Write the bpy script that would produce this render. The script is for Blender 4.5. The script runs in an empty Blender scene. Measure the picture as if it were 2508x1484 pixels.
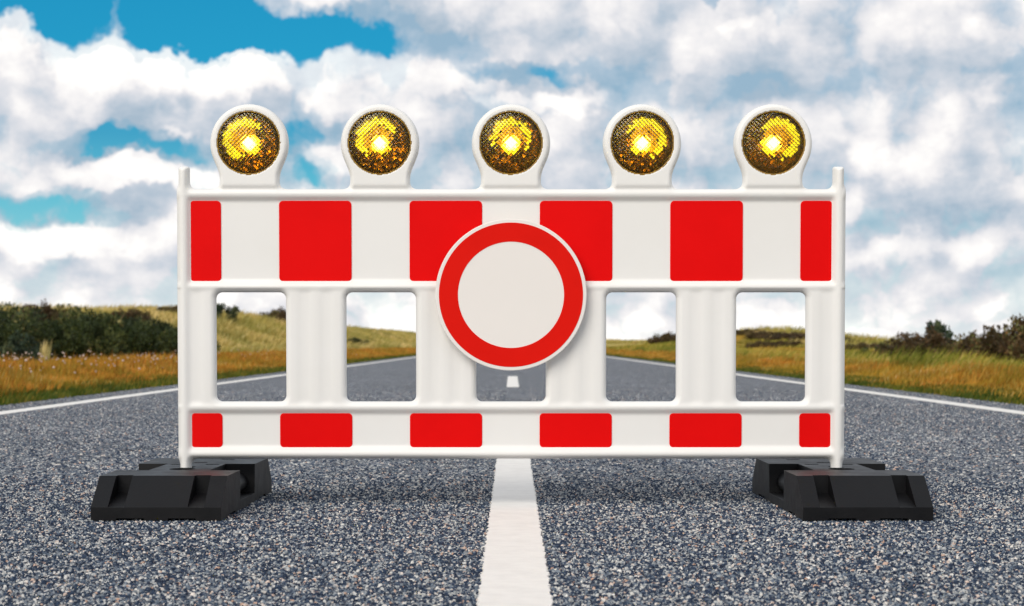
import bpy, bmesh, math
import numpy as np
from math import radians as R
rng = np.random.default_rng(11)
scene = bpy.context.scene
col = scene.collection

# ------------------------------------------------------------ camera
FPX, HC, PITCH, SHIFT = 4240.0, 0.504, 0.034, 245.0     # focal length in 2508-px units, eye height
cam = bpy.data.cameras.new('camera')
camo = bpy.data.objects.new('camera', cam); col.objects.link(camo)
camo.location = (0, 0, HC); camo.rotation_euler = (R(90) - PITCH, 0, 0)
cam.sensor_width = 36.0; cam.lens = 36.0 * FPX / 2508.0
cam.shift_y = SHIFT / 2508.0
cam.clip_start = 0.05; cam.clip_end = 9000
cam.dof.use_dof = True; cam.dof.focus_distance = 5.0; cam.dof.aperture_fstop = 7.0
scene.camera = camo

def P(px, py, Y):
    "photo pixel (2508 wide) on the upright plane at distance Y -> X, Z"
    c, s = math.cos(PITCH), math.sin(PITCH)
    a = (742 + SHIFT - py) / FPX
    z = Y * (a * c - s) / (c + a * s)
    d = Y * c - z * s
    return (px - 1254) * d / FPX, z + HC

# ------------------------------------------------------------ light
SUN_AZ, SUN_EL = R(207), R(36)
sd = (math.sin(SUN_AZ) * math.cos(SUN_EL), math.cos(SUN_AZ) * math.cos(SUN_EL), math.sin(SUN_EL))
sun = bpy.data.lights.new('sun', 'SUN'); sun.energy = 2.0; sun.angle = R(40.0); sun.color = (1.0, 0.94, 0.85)
suno = bpy.data.objects.new('sun', sun); col.objects.link(suno)
from mathutils import Vector, Matrix
suno.rotation_euler = Vector(sd).to_track_quat('Z', 'Y').to_euler()

vs = scene.view_settings
vs.view_transform = 'Standard'; vs.look = 'None'; vs.gamma = 1.0; vs.exposure = 0.20

# ------------------------------------------------------------ node helper
class NT:
    dim = '3D'
    def __init__(s, tree): s.t = tree; s.n = tree.nodes; s.l = tree.links
    def new(s, typ, **kw):
        n = s.n.new(typ)
        for k, v in kw.items(): setattr(n, k, v)
        return n
    def put(s, sock, v):
        if isinstance(v, bpy.types.NodeSocket): s.l.new(v, sock)
        else:
            if hasattr(sock.default_value, '__len__') and not hasattr(v, '__len__'): v = [v] * len(sock.default_value)
            if hasattr(v, '__len__') and len(v) == 3 and len(sock.default_value) == 4: v = (*v, 1)
            sock.default_value = v
    def m(s, op, a, b=None, c=None, clamp=False):
        n = s.new('ShaderNodeMath', operation=op); n.use_clamp = clamp
        for i, v in enumerate((a, b, c)):
            if v is not None: s.put(n.inputs[i], v)
        return n.outputs[0]
    def v(s, op, a, b=None, scale=None):
        n = s.new('ShaderNodeVectorMath', operation=op)
        s.put(n.inputs[0], a)
        if b is not None: s.put(n.inputs[1], b)
        if scale is not None: s.put(n.inputs['Scale'], scale)
        return n.outputs['Value'] if op in ('LENGTH', 'DOT_PRODUCT', 'DISTANCE') else n.outputs[0]
    def mr(s, x, a, b, c=0.0, d=1.0, smooth=True):
        n = s.new('ShaderNodeMapRange'); n.interpolation_type = 'SMOOTHSTEP' if smooth else 'LINEAR'
        for i, v in enumerate((x, a, b, c, d)): s.put(n.inputs[i], v)
        return n.outputs[0]
    def noise(s, vec, scale, detail=4, rough=.5, dist=0, color=False, lac=2.0):
        n = s.new('ShaderNodeTexNoise'); n.noise_dimensions = s.dim
        if vec is not None: s.put(n.inputs['Vector'], vec)
        n.inputs['Scale'].default_value = scale; n.inputs['Detail'].default_value = detail
        n.inputs['Roughness'].default_value = rough; n.inputs['Distortion'].default_value = dist
        n.inputs['Lacunarity'].default_value = lac
        return n.outputs['Color' if color else 'Fac']
    def mix(s, f, a, b, mode='MIX'):
        n = s.new('ShaderNodeMix', data_type='RGBA', blend_type=mode)
        s.put(n.inputs[0], f); s.put(n.inputs[6], a); s.put(n.inputs[7], b)
        return n.outputs[2]
    def ramp(s, f, stops, interp='LINEAR'):
        n = s.new('ShaderNodeValToRGB'); cr = n.color_ramp; cr.interpolation = interp
        while len(cr.elements) < len(stops): cr.elements.new(0.5)
        for e, (p, c) in zip(cr.elements, stops): e.position = p; e.color = (*c, 1)
        s.put(n.inputs[0], f); return n.outputs[0]
    def comb(s, x, y, z=0.0):
        n = s.new('ShaderNodeCombineXYZ')
        for i, v in enumerate((x, y, z)): s.put(n.inputs[i], v)
        return n.outputs[0]
    def sep(s, v):
        n = s.new('ShaderNodeSeparateXYZ'); s.put(n.inputs[0], v); return n.outputs

# ------------------------------------------------------------ sky: physical sky seen between cumulus clouds
def sky_uv(x, y): return 4.24 * math.atan((x - 1254) / FPX), 4.24 * math.atan((843 - y) / FPX)
HOLES = [(300, 40, 480, 115, 1.7), (40, 10, 200, 85, 1.6), (640, 95, 330, 70, 1.5), (905, 70, 120, 75, 1.0), (470, 140, 95, 42, 1.1), (290, 368, 150, 34, 1.7),
         (470, 375, 90, 42, .9), (760, 325, 95, 62, 1.25), (740, 430, 95, 48, 1.2), (120, 525, 260, 44, 1.35),
         (1290, 180, 190, 24, 1.15), (1130, 110, 130, 60, .8), (2150, 588, 90, 32, .25), (2430, 200, 140, 22, .35), (1780, -5, 50, 18, 1.0),
         (1130, 270, 260, 30, .35), (1700, 230, 300, 40, .25), (1400, 95, 60, 30, .4)]
PUFFS = [(75, 130, 60, 80, .9), (300, 175, 110, 75, 1.0), (425, 155, 42, 55, .8), (225, 280, 150, 90, .8), (600, 190, 85, 75, .9),
         (340, 430, 180, 42, 1.0), (360, 565, 130, 80, 1.0), (120, 610, 120, 48, .7), (1270, 60, 190, 80, .6), (1240, 130, 80, 60, .6),
         (1700, 110, 260, 95, .5), (2140, 380, 60, 65, .9), (2230, 450, 110, 70, .8), (2400, 480, 90, 60, .7), (2280, 620, 200, 60, .6),
         (900, 400, 110, 70, .7), (800, 15, 120, 42, 1.2), (390, 290, 50, 30, .7), (440, 330, 35, 16, .8), (1330, 400, 120, 70, .6), (2330, 90, 200, 60, .5)]

def density_group():
    g = bpy.data.node_groups.new('cloud_density', 'ShaderNodeTree')
    g.interface.new_socket('P', in_out='INPUT', socket_type='NodeSocketVector')
    g.interface.new_socket('D', in_out='OUTPUT', socket_type='NodeSocketFloat')
    g.interface.new_socket('S', in_out='OUTPUT', socket_type='NodeSocketFloat')
    t = NT(g); t.dim = '2D'; gi = t.new('NodeGroupInput'); go = t.new('NodeGroupOutput')
    p = gi.outputs[0]
    w = t.noise(p, 5.5, 4, .6, color=True)
    warp = t.v('SCALE', t.v('SUBTRACT', w, (.5, .5, .5)), scale=.16)
    q = t.v('ADD', p, warp)
    acc = None
    for sgn, lst in ((-1, HOLES), (1, PUFFS)):
        for x, y, rx, ry, wt in lst:
            if sgn < 0: wt *= 1.35
            u, v = sky_uv(x, y)
            dd = t.v('MULTIPLY', t.v('SUBTRACT', q, (u, v, 0)), (1000 / rx, 1000 / ry, 0))
            e = t.mr(t.v('LENGTH', dd), 0.25, 1.35, sgn * wt, 0.0)
            acc = e if acc is None else t.m('ADD', acc, e)
    qx, qy, qz = t.sep(q)
    q = t.comb(qx, t.m('MULTIPLY', t.m('SQRT', t.m('MAXIMUM', t.m('ADD', qy, .15), .0005)), 1.5))
    st = t.v('MULTIPLY', q, (1.0, 1.5, 1.0))
    big = t.noise(t.v('ADD', st, (3.1, 7.3, 0)), 2.2, 2, .5)
    qf = t.v('ADD', t.v('MULTIPLY', q, (1, 1.15, 1)), (9.1, 2.3, 0))
    fine = t.noise(qf, 4.4, 9, .58); soft = t.noise(qf, 4.4, 1.6, .45)
    def puffy(detail, rough):
        vo = t.new('ShaderNodeTexVoronoi', feature='SMOOTH_F1' if detail < 1 else 'F1', voronoi_dimensions='2D'); vo.inputs['Scale'].default_value = 7.5
        vo.inputs['Detail'].default_value = detail; vo.inputs['Roughness'].default_value = rough
        if detail < 1: vo.inputs['Smoothness'].default_value = .5
        t.put(vo.inputs['Vector'], q); return vo.outputs['Distance']
    d = t.m('ADD', t.m('ADD', acc, 1.12), t.m('MULTIPLY', t.m('SUBTRACT', big, .5), .8))
    D_ = t.m('ADD', t.m('ADD', d, t.m('MULTIPLY', t.m('SUBTRACT', fine, .5), 1.9)), t.m('MULTIPLY', t.m('SUBTRACT', .42, puffy(3.0, .5)), 1.1))
    S_ = t.m('ADD', t.m('ADD', d, t.m('MULTIPLY', t.m('SUBTRACT', soft, .5), 1.9)), t.m('MULTIPLY', t.m('SUBTRACT', .42, puffy(0.0, .5)), 1.5))
    t.put(go.inputs[0], D_); t.put(go.inputs[1], S_)
    return g

world = bpy.data.worlds.new('World'); scene.world = world; world.use_nodes = True
W = NT(world.node_tree); W.dim = '2D'; W.n.clear()
tc = W.new('ShaderNodeTexCoord').outputs['Generated']
dx, dy, dz = W.sep(W.v('NORMALIZE', tc))
u = W.m('MULTIPLY', W.m('ARCTAN2', dx, dy), 4.24); v = W.m('MULTIPLY', W.m('ARCSINE', dz), 4.24)
p0 = W.comb(u, v, 0.0)
G = density_group()
def dens(off):
    n = W.new('ShaderNodeGroup'); n.node_tree = G
    W.put(n.inputs[0], W.v('ADD', p0, off)); return n.outputs
D0, S0 = dens((0, 0, 0)); S1 = dens((-.036, .070, 0))[1]
alpha = W.m('ADD', W.mr(D0, .0, .16, 0, .72), W.mr(D0, .10, .8, 0, .28))
relief = W.m('ADD', W.m('SUBTRACT', S0, S1), W.m('MULTIPLY', W.m('SUBTRACT', D0, S0), .50))
lum = W.m('ADD', .50, W.m('MULTIPLY', W.m('DIVIDE', relief, W.m('ADD', 1.0, W.m('ABSOLUTE', relief))), .66))
lum = W.m('ADD', lum, W.m('MULTIPLY', W.m('SUBTRACT', W.noise(W.v('MULTIPLY', W.v('ADD', p0, (1.7, 5.2, 0)), (1, 1.5, 1)), 8.0, 7, .62), .5), .75))
patch = W.noise(W.v('MULTIPLY', W.v('ADD', p0, (4.2, 1.7, 0)), (1, 2.2, 1)), 2.4, 4, .55)
lum = W.m('ADD', lum, W.m('MULTIPLY', W.m('SUBTRACT', patch, .5), .8))
low = W.mr(v, .0, .42, 1.0, 0.0)                       # clouds pile up towards the horizon
lum = W.m('ADD', lum, W.m('ADD', W.m('MULTIPLY', low, .24), W.mr(v, .0, .20, .17, 0.0)), clamp=True)
cloud = W.ramp(lum, [(0, (.36, .46, .56)), (.26, (.54, .59, .66)), (.50, (.71, .715, .75)), (.78, (.87, .85, .85)), (1, (1.0, .985, .955))])
nish = W.new('ShaderNodeTexSky', sky_type='NISHITA'); nish.sun_disc = False
nish.sun_elevation = SUN_EL; nish.sun_rotation = SUN_AZ; nish.altitude = 0; nish.air_density = 1.0; nish.dust_density = .6; nish.ozone_density = 3.0
blue = W.ramp(W.m('DIVIDE', v, 1.0, clamp=True), [(0, (.60, .74, .82)), (.18, (.40, .66, .78)), (.36, (.15, .47, .66)), (.50, (.05, .27, .52)), (.68, (.0, .27, .56)), (1, (.0, .24, .52))])
bgN = W.new('ShaderNodeBackground'); W.put(bgN.inputs[0], W.mix(1.0, nish.outputs[0], (.12, .62, .60), 'MULTIPLY')); bgN.inputs[1].default_value = .05
bgB = W.new('ShaderNodeBackground'); W.put(bgB.inputs[0], blue); bgB.inputs[1].default_value = .56
add = W.new('ShaderNodeAddShader'); W.l.new(bgN.outputs[0], add.inputs[0]); W.l.new(bgB.outputs[0], add.inputs[1])
bgC = W.new('ShaderNodeBackground'); W.put(bgC.inputs[0], cloud); bgC.inputs[1].default_value = .95
mx = W.new('ShaderNodeMixShader')
horiz = W.mr(v, -.02, .26, .9, 0.0)
veil = W.mr(D0, -1.25, -.1, 0, .78)
W.put(mx.inputs[0], W.m('MAXIMUM', W.m('MAXIMUM', alpha, veil), horiz)); W.l.new(add.outputs[0], mx.inputs[1]); W.l.new(bgC.outputs[0], mx.inputs[2])
W.l.new(mx.outputs[0], W.new('ShaderNodeOutputWorld').inputs[0])
world.cycles.sampling_method = 'MANUAL'; world.cycles.sample_map_resolution = 512

# ------------------------------------------------------------ object helpers
def tag(o, label=None, cat=None, group=None, kind=None):
    if label: o['label'] = label
    if cat: o['category'] = cat
    if group: o['group'] = group
    if kind: o['kind'] = kind
    return o
def link(name, me, mat=None, parent=None, loc=None):
    o = bpy.data.objects.new(name, me); col.objects.link(o)
    if mat is not None: me.materials.append(mat)
    if parent: o.parent = parent
    if loc: o.location = loc
    return o
def empty(name, loc=(0, 0, 0)):
    o = bpy.data.objects.new(name, None); col.objects.link(o); o.location = loc; o.empty_display_size = .1; return o
def np_mesh(name, V, loops, counts, smooth=False, attrs=None):
    me = bpy.data.meshes.new(name)
    V = np.asarray(V, np.float32); loops = np.asarray(loops, np.int32).ravel(); counts = np.asarray(counts, np.int32)
    me.vertices.add(len(V)); me.vertices.foreach_set('co', V.ravel())
    me.loops.add(len(loops)); me.loops.foreach_set('vertex_index', loops)
    me.polygons.add(len(counts))
    st = np.concatenate(([0], np.cumsum(counts)[:-1])).astype(np.int32)
    me.polygons.foreach_set('loop_start', st); me.polygons.foreach_set('loop_total', counts)
    me.polygons.foreach_set('use_smooth', np.full(len(counts), smooth))
    for k, a in (attrs or {}).items():
        at = me.attributes.new(k, 'FLOAT', 'POINT'); at.data.foreach_set('value', np.asarray(a, np.float32))
    me.update(calc_edges=True); me.validate()
    return me

def mat(name):
    m = bpy.data.materials.new(name); m.use_nodes = True
    t = NT(m.node_tree); b = t.n['Principled BSDF']; return m, t, b
def bump(t, b, h, strength=.3, dist=.01):
    n = t.new('ShaderNodeBump'); n.inputs['Strength'].default_value = strength; n.inputs['Distance'].default_value = dist
    t.put(n.inputs['Height'], h); t.l.new(n.outputs[0], b.inputs['Normal'])
def obj_co(t): return t.new('ShaderNodeTexCoord').outputs['Object']
def geo_pos(t): return t.new('ShaderNodeNewGeometry').outputs['Position']

# ---- materials
def m_white():
    m, t, b = mat('white_plastic'); c = obj_co(t)
    n = t.noise(c, 3.0, 5, .6); f = t.noise(c, 60.0, 4, .7)
    cl = t.mix(t.mr(n, .35, .7), (.845, .825, .795), (.82, .80, .765))
    cl = t.mix(t.mr(f, .66, .84, 0, .18), cl, (.70, .68, .64))
    t.put(b.inputs['Base Color'], cl)
    t.put(b.inputs['Roughness'], t.mr(n, .3, .7, .34, .5)); b.inputs['IOR'].default_value = 1.46
    b.inputs['Subsurface Weight'].default_value = 0.0
    bump(t, b, t.noise(c, 260.0, 2, .5), .02, .001); return m
def m_red(name, c1, c2, rough):
    m, t, b = mat(name); c = obj_co(t)
    n = t.noise(c, 4.0, 4, .6)
    t.put(b.inputs['Base Color'], t.mix(t.mr(n, .35, .7), c1, c2))
    b.inputs['Roughness'].default_value = rough; b.inputs['Specular IOR Level'].default_value = .06
    return m
M_WHITE = m_white()
M_RED = m_red('red_reflective_sheet', (.80, .0030, .0032), (.76, .0025, .0028), .5)
M_SIGNRED = m_red('sign_red_paint', (.74, .009, .004), (.70, .008, .0035), .5)
def m_simple(name, c, r, metal=0.0, spec=.5, n_scale=8.0, var=.85):
    m, t, b = mat(name); co = obj_co(t); n = t.noise(co, n_scale, 5, .6)
    t.put(b.inputs['Base Color'], t.mix(n, tuple(x * var for x in c), c))
    b.inputs['Roughness'].default_value = r; b.inputs['Metallic'].default_value = metal; b.inputs['Specular IOR Level'].default_value = spec
    return m
M_SIGNWHITE = m_simple('sign_white_sheet', (.84, .79, .745), .45, spec=.3, var=.97, n_scale=3)
M_STEEL = m_simple('galvanised_steel', (.5, .5, .5), .4, 1.0)
def m_rubber():
    m, t, b = mat('black_recycled_rubber'); co = obj_co(t)
    n = t.noise(co, 9.0, 6, .65); f = t.noise(co, 120.0, 3, .6)
    cl = t.mix(t.mr(n, .3, .75), (.0036, .0036, .0044), (.0070, .0068, .0076))
    cl = t.mix(t.mr(f, .68, .84, 0, .4), cl, (.03, .028, .026))
    t.put(b.inputs['Base Color'], cl)
    t.put(b.inputs['Roughness'], t.mr(n, .3, .7, .42, .55)); b.inputs['Specular IOR Level'].default_value = .22
    bump(t, b, f, .12, .003); return m
M_RUBBER = m_rubber()
def m_lens():
    m, t, b = mat('amber_prism_lens')
    b.inputs['Base Color'].default_value = (1.0, .80, .12, 1); b.inputs['Transmission Weight'].default_value = 1.0
    b.inputs['Roughness'].default_value = .0; b.inputs['IOR'].default_value = 1.49
    return m
M_LENS = m_lens()
def m_reflector():
    m, t, b = mat('lamp_reflector_metal')
    b.inputs['Base Color'].default_value = (.035, .016, .004, 1); b.inputs['Metallic'].default_value = 1; b.inputs['Roughness'].default_value = .16
    return m
M_REFL = m_reflector()
def m_emit(name, c, s):
    m, t, b = mat(name); b.inputs['Base Color'].default_value = (.02, .01, .002, 1)
    b.inputs['Emission Color'].default_value = (*c, 1); b.inputs['Emission Strength'].default_value = s; return m
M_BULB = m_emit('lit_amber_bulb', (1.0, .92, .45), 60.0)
M_GLOW = m_emit('painted_yellow_glow', (1.0, .93, .10), 1.5)  # bulb's reflection put in as emission on reflector facets
M_GLOW2 = m_emit('painted_orange_glow', (1.0, .52, .03), 1.0)  # orange part of that reflection, painted by emission too

def m_asphalt():
    m, t, b = mat('asphalt'); p = geo_pos(t)
    w = t.v('ADD', p, t.v('SCALE', t.v('SUBTRACT', t.noise(p, 190.0, 2, .5, color=True), (.5, .5, .5)), scale=.004))
    v1 = t.new('ShaderNodeTexVoronoi'); v1.inputs['Scale'].default_value = 125; t.put(v1.inputs['Vector'], w)
    v2 = t.new('ShaderNodeTexVoronoi'); v2.inputs['Scale'].default_value = 75; t.put(v2.inputs['Vector'], w)
    r1 = t.sep(v1.outputs['Color']); r2 = t.sep(v2.outputs['Color'])
    g = t.ramp(r1[0], [(0, (.012, .020, .034)), (.34, (.03, .045, .070)), (.55, (.115, .145, .185)), (.76, (.33, .35, .37)), (.92, (.62, .60, .56)), (1, (.80, .77, .72))])
    h = t.ramp(r2[1], [(0, (.012, .020, .034)), (.50, (.05, .07, .10)), (.74, (.26, .28, .31)), (1, (.70, .68, .64))])
    cl = t.mix(t.mr(r2[2], .62, .66, 0, 1), g, h)
    cl = t.mix(t.mr(r1[1], .955, .965, 0, .7), cl, (.50, .27, .18))
    e = t.mr(v1.outputs['Distance'], .30, .62, 0, .75)
    cl = t.mix(e, cl, (.012, .018, .030))               # bitumen between the stones
    big = t.noise(p, .55, 4, .55); mid = t.noise(t.v('MULTIPLY', p, (1, .35, 1)), 3.0, 4, .6)
    blot = t.noise(t.v('MULTIPLY', p, (1, .16, 1)), 14.0, 4, .7)
    k = t.m('ADD', t.mr(big, .3, .7, 1.12, 1.42), t.m('ADD', t.mr(mid, .3, .7, -.12, .12), t.mr(blot, .3, .7, -.55, .55, smooth=False)))
    cl = t.mix(1.0, cl, t.comb(k, k, k), 'MULTIPLY')
    gn = t.new('ShaderNodeAttribute', attribute_name='tint'); gs = t.new('ShaderNodeAttribute', attribute_name='along')
    st = t.ramp(gn.outputs['Fac'], [(0, (.006, .014, .036)), (.46, (.022, .044, .088)), (.66, (.16, .195, .24)), (.80, (.42, .43, .43)), (.94, (.74, .71, .66)), (.97, (.52, .30, .20)), (1, (.9, .86, .80))])
    cl = t.mix(gs.outputs['Fac'], cl, st)
    t.put(b.inputs['Base Color'], cl); b.inputs['Roughness'].default_value = .72; b.inputs['Specular IOR Level'].default_value = .35
    b.inputs['Specular Tint'].default_value = (1, 1, 1, 1)
    hh = t.m('ADD', t.m('SUBTRACT', 1.0, v1.outputs['Distance']), t.m('MULTIPLY', r1[0], .5))
    bump(t, b, hh, .8, .004); return m
M_ASPH = m_asphalt()
def m_paint():
    m, t, b = mat('road_paint'); p = geo_pos(t)
    n = t.noise(p, 14.0, 6, .65); f = t.noise(p, 180.0, 3, .6)
    cr = t.noise(t.v('MULTIPLY', p, (5, 14, 1)), 3.0, 4, .75)
    cl = t.mix(t.mr(n, .3, .75), (.84, .80, .745), (.76, .72, .67))
    cl = t.mix(t.mr(f, .60, .78, 0, .25), cl, (.50, .47, .43))
    cl = t.mix(t.mr(cr, .735, .75, 0, .9), cl, (.08, .07, .06))
    t.put(b.inputs['Base Color'], cl); b.inputs['Roughness'].default_value = .65
    bump(t, b, t.m('ADD', f, t.m('MULTIPLY', n, .6)), .18, .002); return m
M_PAINT = m_paint()

def m_blades(name, stops, stops2=None, rough=.6, patch=.35, patchcol=(.05, .10, .015)):
    m, t, b = mat(name)
    at = t.new('ShaderNodeAttribute', attribute_name='tint'); ht = t.new('ShaderNodeAttribute', attribute_name='along')
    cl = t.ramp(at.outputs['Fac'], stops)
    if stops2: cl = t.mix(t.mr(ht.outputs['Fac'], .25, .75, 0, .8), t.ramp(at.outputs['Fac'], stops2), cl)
    p = geo_pos(t); n = t.noise(p, patch, 3, .6)
    cl = t.mix(t.mr(n, .47, .62, 0, .7), cl, patchcol)
    n2 = t.noise(t.v('MULTIPLY', p, (1, .5, 1)), patch * 4.2, 3, .65); k2 = t.mr(n2, .36, .64, .50, 1.12)
    cl = t.mix(1.0, cl, t.comb(t.m('MULTIPLY', k2, 1.0), t.m('POWER', k2, .75), t.m('POWER', k2, 1.1)), 'MULTIPLY')
    t.put(b.inputs['Base Color'], cl); b.inputs['Roughness'].default_value = rough; b.inputs['Specular IOR Level'].default_value = .2
    tr = t.new('ShaderNodeBsdfTranslucent'); t.put(tr.inputs[0], cl)
    mxs = t.new('ShaderNodeMixShader'); mxs.inputs[0].default_value = .28
    t.l.new(b.outputs[0], mxs.inputs[1]); t.l.new(tr.outputs[0], mxs.inputs[2])
    t.l.new(mxs.outputs[0], t.n['Material Output'].inputs[0]); return m
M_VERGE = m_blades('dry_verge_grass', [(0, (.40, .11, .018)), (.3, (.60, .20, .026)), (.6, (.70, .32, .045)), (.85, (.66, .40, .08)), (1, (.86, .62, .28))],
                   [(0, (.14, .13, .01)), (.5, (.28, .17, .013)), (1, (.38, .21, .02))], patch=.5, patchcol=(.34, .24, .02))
M_EDGE = m_blades('green_edge_grass', [(0, (.06, .09, .008)), (.5, (.12, .14, .012)), (1, (.30, .20, .03))], patch=.8, patchcol=(.05, .09, .01))
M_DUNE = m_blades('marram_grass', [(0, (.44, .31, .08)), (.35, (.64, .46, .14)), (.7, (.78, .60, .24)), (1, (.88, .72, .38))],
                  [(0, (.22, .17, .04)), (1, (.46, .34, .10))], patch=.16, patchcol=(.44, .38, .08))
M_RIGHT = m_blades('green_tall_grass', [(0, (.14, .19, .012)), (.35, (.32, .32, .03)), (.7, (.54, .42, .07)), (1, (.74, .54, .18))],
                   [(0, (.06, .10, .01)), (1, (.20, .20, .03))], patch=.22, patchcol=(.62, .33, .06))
M_SEED = m_simple('pale_seed_fluff', (.62, .48, .42), .9, spec=.1, n_scale=3, var=.8)
def m_leaf(name, stops):
    m, t, b = mat(name)
    at = t.new('ShaderNodeAttribute', attribute_name='tint')
    cl = t.ramp(at.outputs['Fac'], stops); t.put(b.inputs['Base Color'], cl)
    b.inputs['Roughness'].default_value = .6; b.inputs['Specular IOR Level'].default_value = .25; return m
M_LEAF = m_leaf('dark_thicket_leaf', [(0, (.012, .022, .006)), (.5, (.032, .048, .011)), (.74, (.075, .09, .022)), (.90, (.20, .20, .06)), (1, (.42, .30, .12))])
M_HEATH = m_leaf('brown_heath_leaf', [(0, (.030, .024, .010)), (.35, (.07, .045, .018)), (.6, (.13, .07, .03)), (.8, (.09, .10, .028)), (.92, (.17, .16, .05)), (1, (.36, .20, .09))])
M_BLUEG = m_leaf('blue_green_leaf', [(0, (.02, .035, .02)), (.6, (.05, .075, .04)), (1, (.13, .14, .06))])
M_BARK = m_simple('dark_bark', (.07, .045, .03), .8)

def m_ground():
    m, t, b = mat('dune_ground'); p = geo_pos(t)
    n = t.noise(p, .09, 6, .62); f = t.noise(p, 1.4, 6, .7); g = t.noise(t.v('ADD', p, (40, 9, 3)), .035, 4, .55)
    cl = t.ramp(n, [(.30, (.22, .20, .04)), (.44, (.42, .33, .08)), (.55, (.60, .44, .14)), (.66, (.68, .52, .21)), (.8, (.34, .18, .05))])
    cl = t.mix(t.mr(f, .35, .7, 0, .6), cl, (.20, .16, .045))
    cl = t.mix(t.mr(g, .58, .66, 0, .75), cl, (.15, .085, .025))
    t.put(b.inputs['Base Color'], cl); b.inputs['Roughness'].default_value = .95; b.inputs['Specular IOR Level'].default_value = .1
    bump(t, b, f, .6, .15); return m
M_GROUND = m_ground()

# ------------------------------------------------------------ terrain
ROADX = 4.25
def sstep(x, a, b):
    t = np.clip((x - a) / (b - a), 0, 1); return t * t * (3 - 2 * t)
def wav(x, y, s, ph):
    return (np.sin(x * s + ph + 1.7 * np.sin(y * s * .6 + ph)) + np.sin(y * s * 1.13 + 2.1 * ph + 1.3 * np.sin(x * s * .8))) * .5
LY = [0, 40, 55, 68, 85, 105, 124, 153, 185, 209, 260, 361, 600, 3000]
LZ = [.6, .9, 1.2, 1.5, 1.85, 2.2, 2.4, 2.25, 1.95, 2.0, 2.25, 2.5, 3.4, 5]
RY = [0, 30, 47, 57, 64, 75, 85, 97, 130, 148, 200, 260, 600, 3000]
RZ = [.12, .15, .18, .20, .26, .50, .98, 1.20, .78, .60, .65, .80, 2.0, 4]
def terrain(X, Y):
    X = np.asarray(X, float); Y = np.asarray(Y, float)
    a = np.abs(X)
    lz = np.interp(Y, LY, LZ); rz = np.interp(Y, RY, RZ)
    ls = sstep(a, 9.0, 20.0) * lz * (1 - .35 * sstep(a, 24, 60)) + .05 * sstep(a, 4.4, 7)
    rs = sstep(a, 5.5, 14.5) * rz * (1 - .88 * sstep(a, 14.7, 20.5)) + .03 * sstep(a, 4.4, 6)
    z = np.where(X < 0, ls, rs)
    amp = sstep(a, 6, 22) * np.where(X > 0, .35 + .65 * sstep(Y, 60, 110), 1)
    z = z + amp * (.14 * wav(X, Y, .31, .3) + .22 * wav(X, Y, .095, 1.9) * sstep(Y, 40, 160)) * np.where(X > 0, 1 - .8 * sstep(a, 17, 27), 1) + .02 * wav(X, Y, 2.1, .8) * sstep(a, 4.6, 6)
    z = z + sstep(a, 60, 300) * (1.2 * wav(X, Y, .031, .9) + .6)
    z = np.where(a < 4.6, -.045 + (.045) * sstep(a, 4.15, 4.6), z)
    # far dune field closing the view past the end of the straight
    z = z + sstep(Y, 420, 900) * (1.2 + 1.3 * wav(X, Y, .012, 2.2)) * 1.0
    return z
def grid_mesh(name, xs, ys):
    XX, YY = np.meshgrid(xs, ys); ZZ = terrain(XX, YY)
    V = np.stack([XX, YY, ZZ], -1).reshape(-1, 3); nx, ny = len(xs), len(ys)
    i = (np.arange(ny - 1)[:, None] * nx + np.arange(nx - 1)[None]).ravel()
    F = np.stack([i, i + 1, i + nx + 1, i + nx], 1)
    return np_mesh(name, V, F, np.full(len(F), 4), True)
side = np.concatenate([np.linspace(4.15, 7, 12), np.linspace(7.4, 30, 58), np.geomspace(31, 3000, 40)])
xs = np.concatenate([-side[::-1], [-3, 0, 3], side])
ys = np.concatenate([np.geomspace(60, 2.0, 30) * -1, np.linspace(0, 300, 400), np.geomspace(302, 6000, 60)])
tag(link('ground', grid_mesh('ground', xs, ys), M_GROUND), kind='structure')

# ------------------------------------------------------------ road and markings
def strip(name, x0, x1, y0, y1, z, jag, step, m, thick=.0, far_step=None):
    ys = [y0]
    while ys[-1] < y1: ys.append(ys[-1] + max(step, ys[-1] * .0016 if ys[-1] > 3 else step))
    ys[-1] = y1; ys = np.array(ys); n = len(ys)
    def edge(x):
        a = rng.normal(0, jag, n); b = np.convolve(rng.normal(0, jag * 1.3, n + 8), np.ones(5) / 5, 'same')[:n]
        return x + a * .8 + b
    L, Rr = edge(x0), edge(x1)
    jy = rng.normal(0, jag * .6, n)
    V = []
    for k in range(n): V += [(L[k], ys[k], z), (Rr[k], ys[k] + 0 * jy[k], z)]
    F = [(2 * k, 2 * k + 1, 2 * k + 3, 2 * k + 2) for k in range(n - 1)]
    if thick:
        o = len(V)
        V += [(a, b, c - thick) for a, b, c in V]
        F += [(2 * k + 2, o + 2 * k + 2, o + 2 * k, 2 * k) for k in range(n - 1)]
        F += [(2 * k + 1, o + 2 * k + 1, o + 2 * k + 3, 2 * k + 3) for k in range(n - 1)]
        F += [(0, o, o + 1, 1), (2 * n - 2, 2 * n - 1, o + 2 * n - 1, o + 2 * n - 2)]
    return tag(link(name, np_mesh(name, V, F, np.full(len(F), 4)), m), kind='structure')
strip('road', -ROADX, ROADX, -20, 500, 0.0, .012, .12, M_ASPH, .03)
LW = .0715
strip('centre_line', .006 - LW, .006 + LW, 1.2, 12.4, .004, .0021, .008, M_PAINT, .0035)
strip('centre_line', .010 - LW, .010 + LW, 20.3, 27.1, .004, .003, .03, M_PAINT, .0035)
for k in range(1, 12): strip('centre_line', -LW, LW, 20.3 + 15 * k, 27.1 + 15 * k, .004, .003, .2, M_PAINT, .0035)
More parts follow.
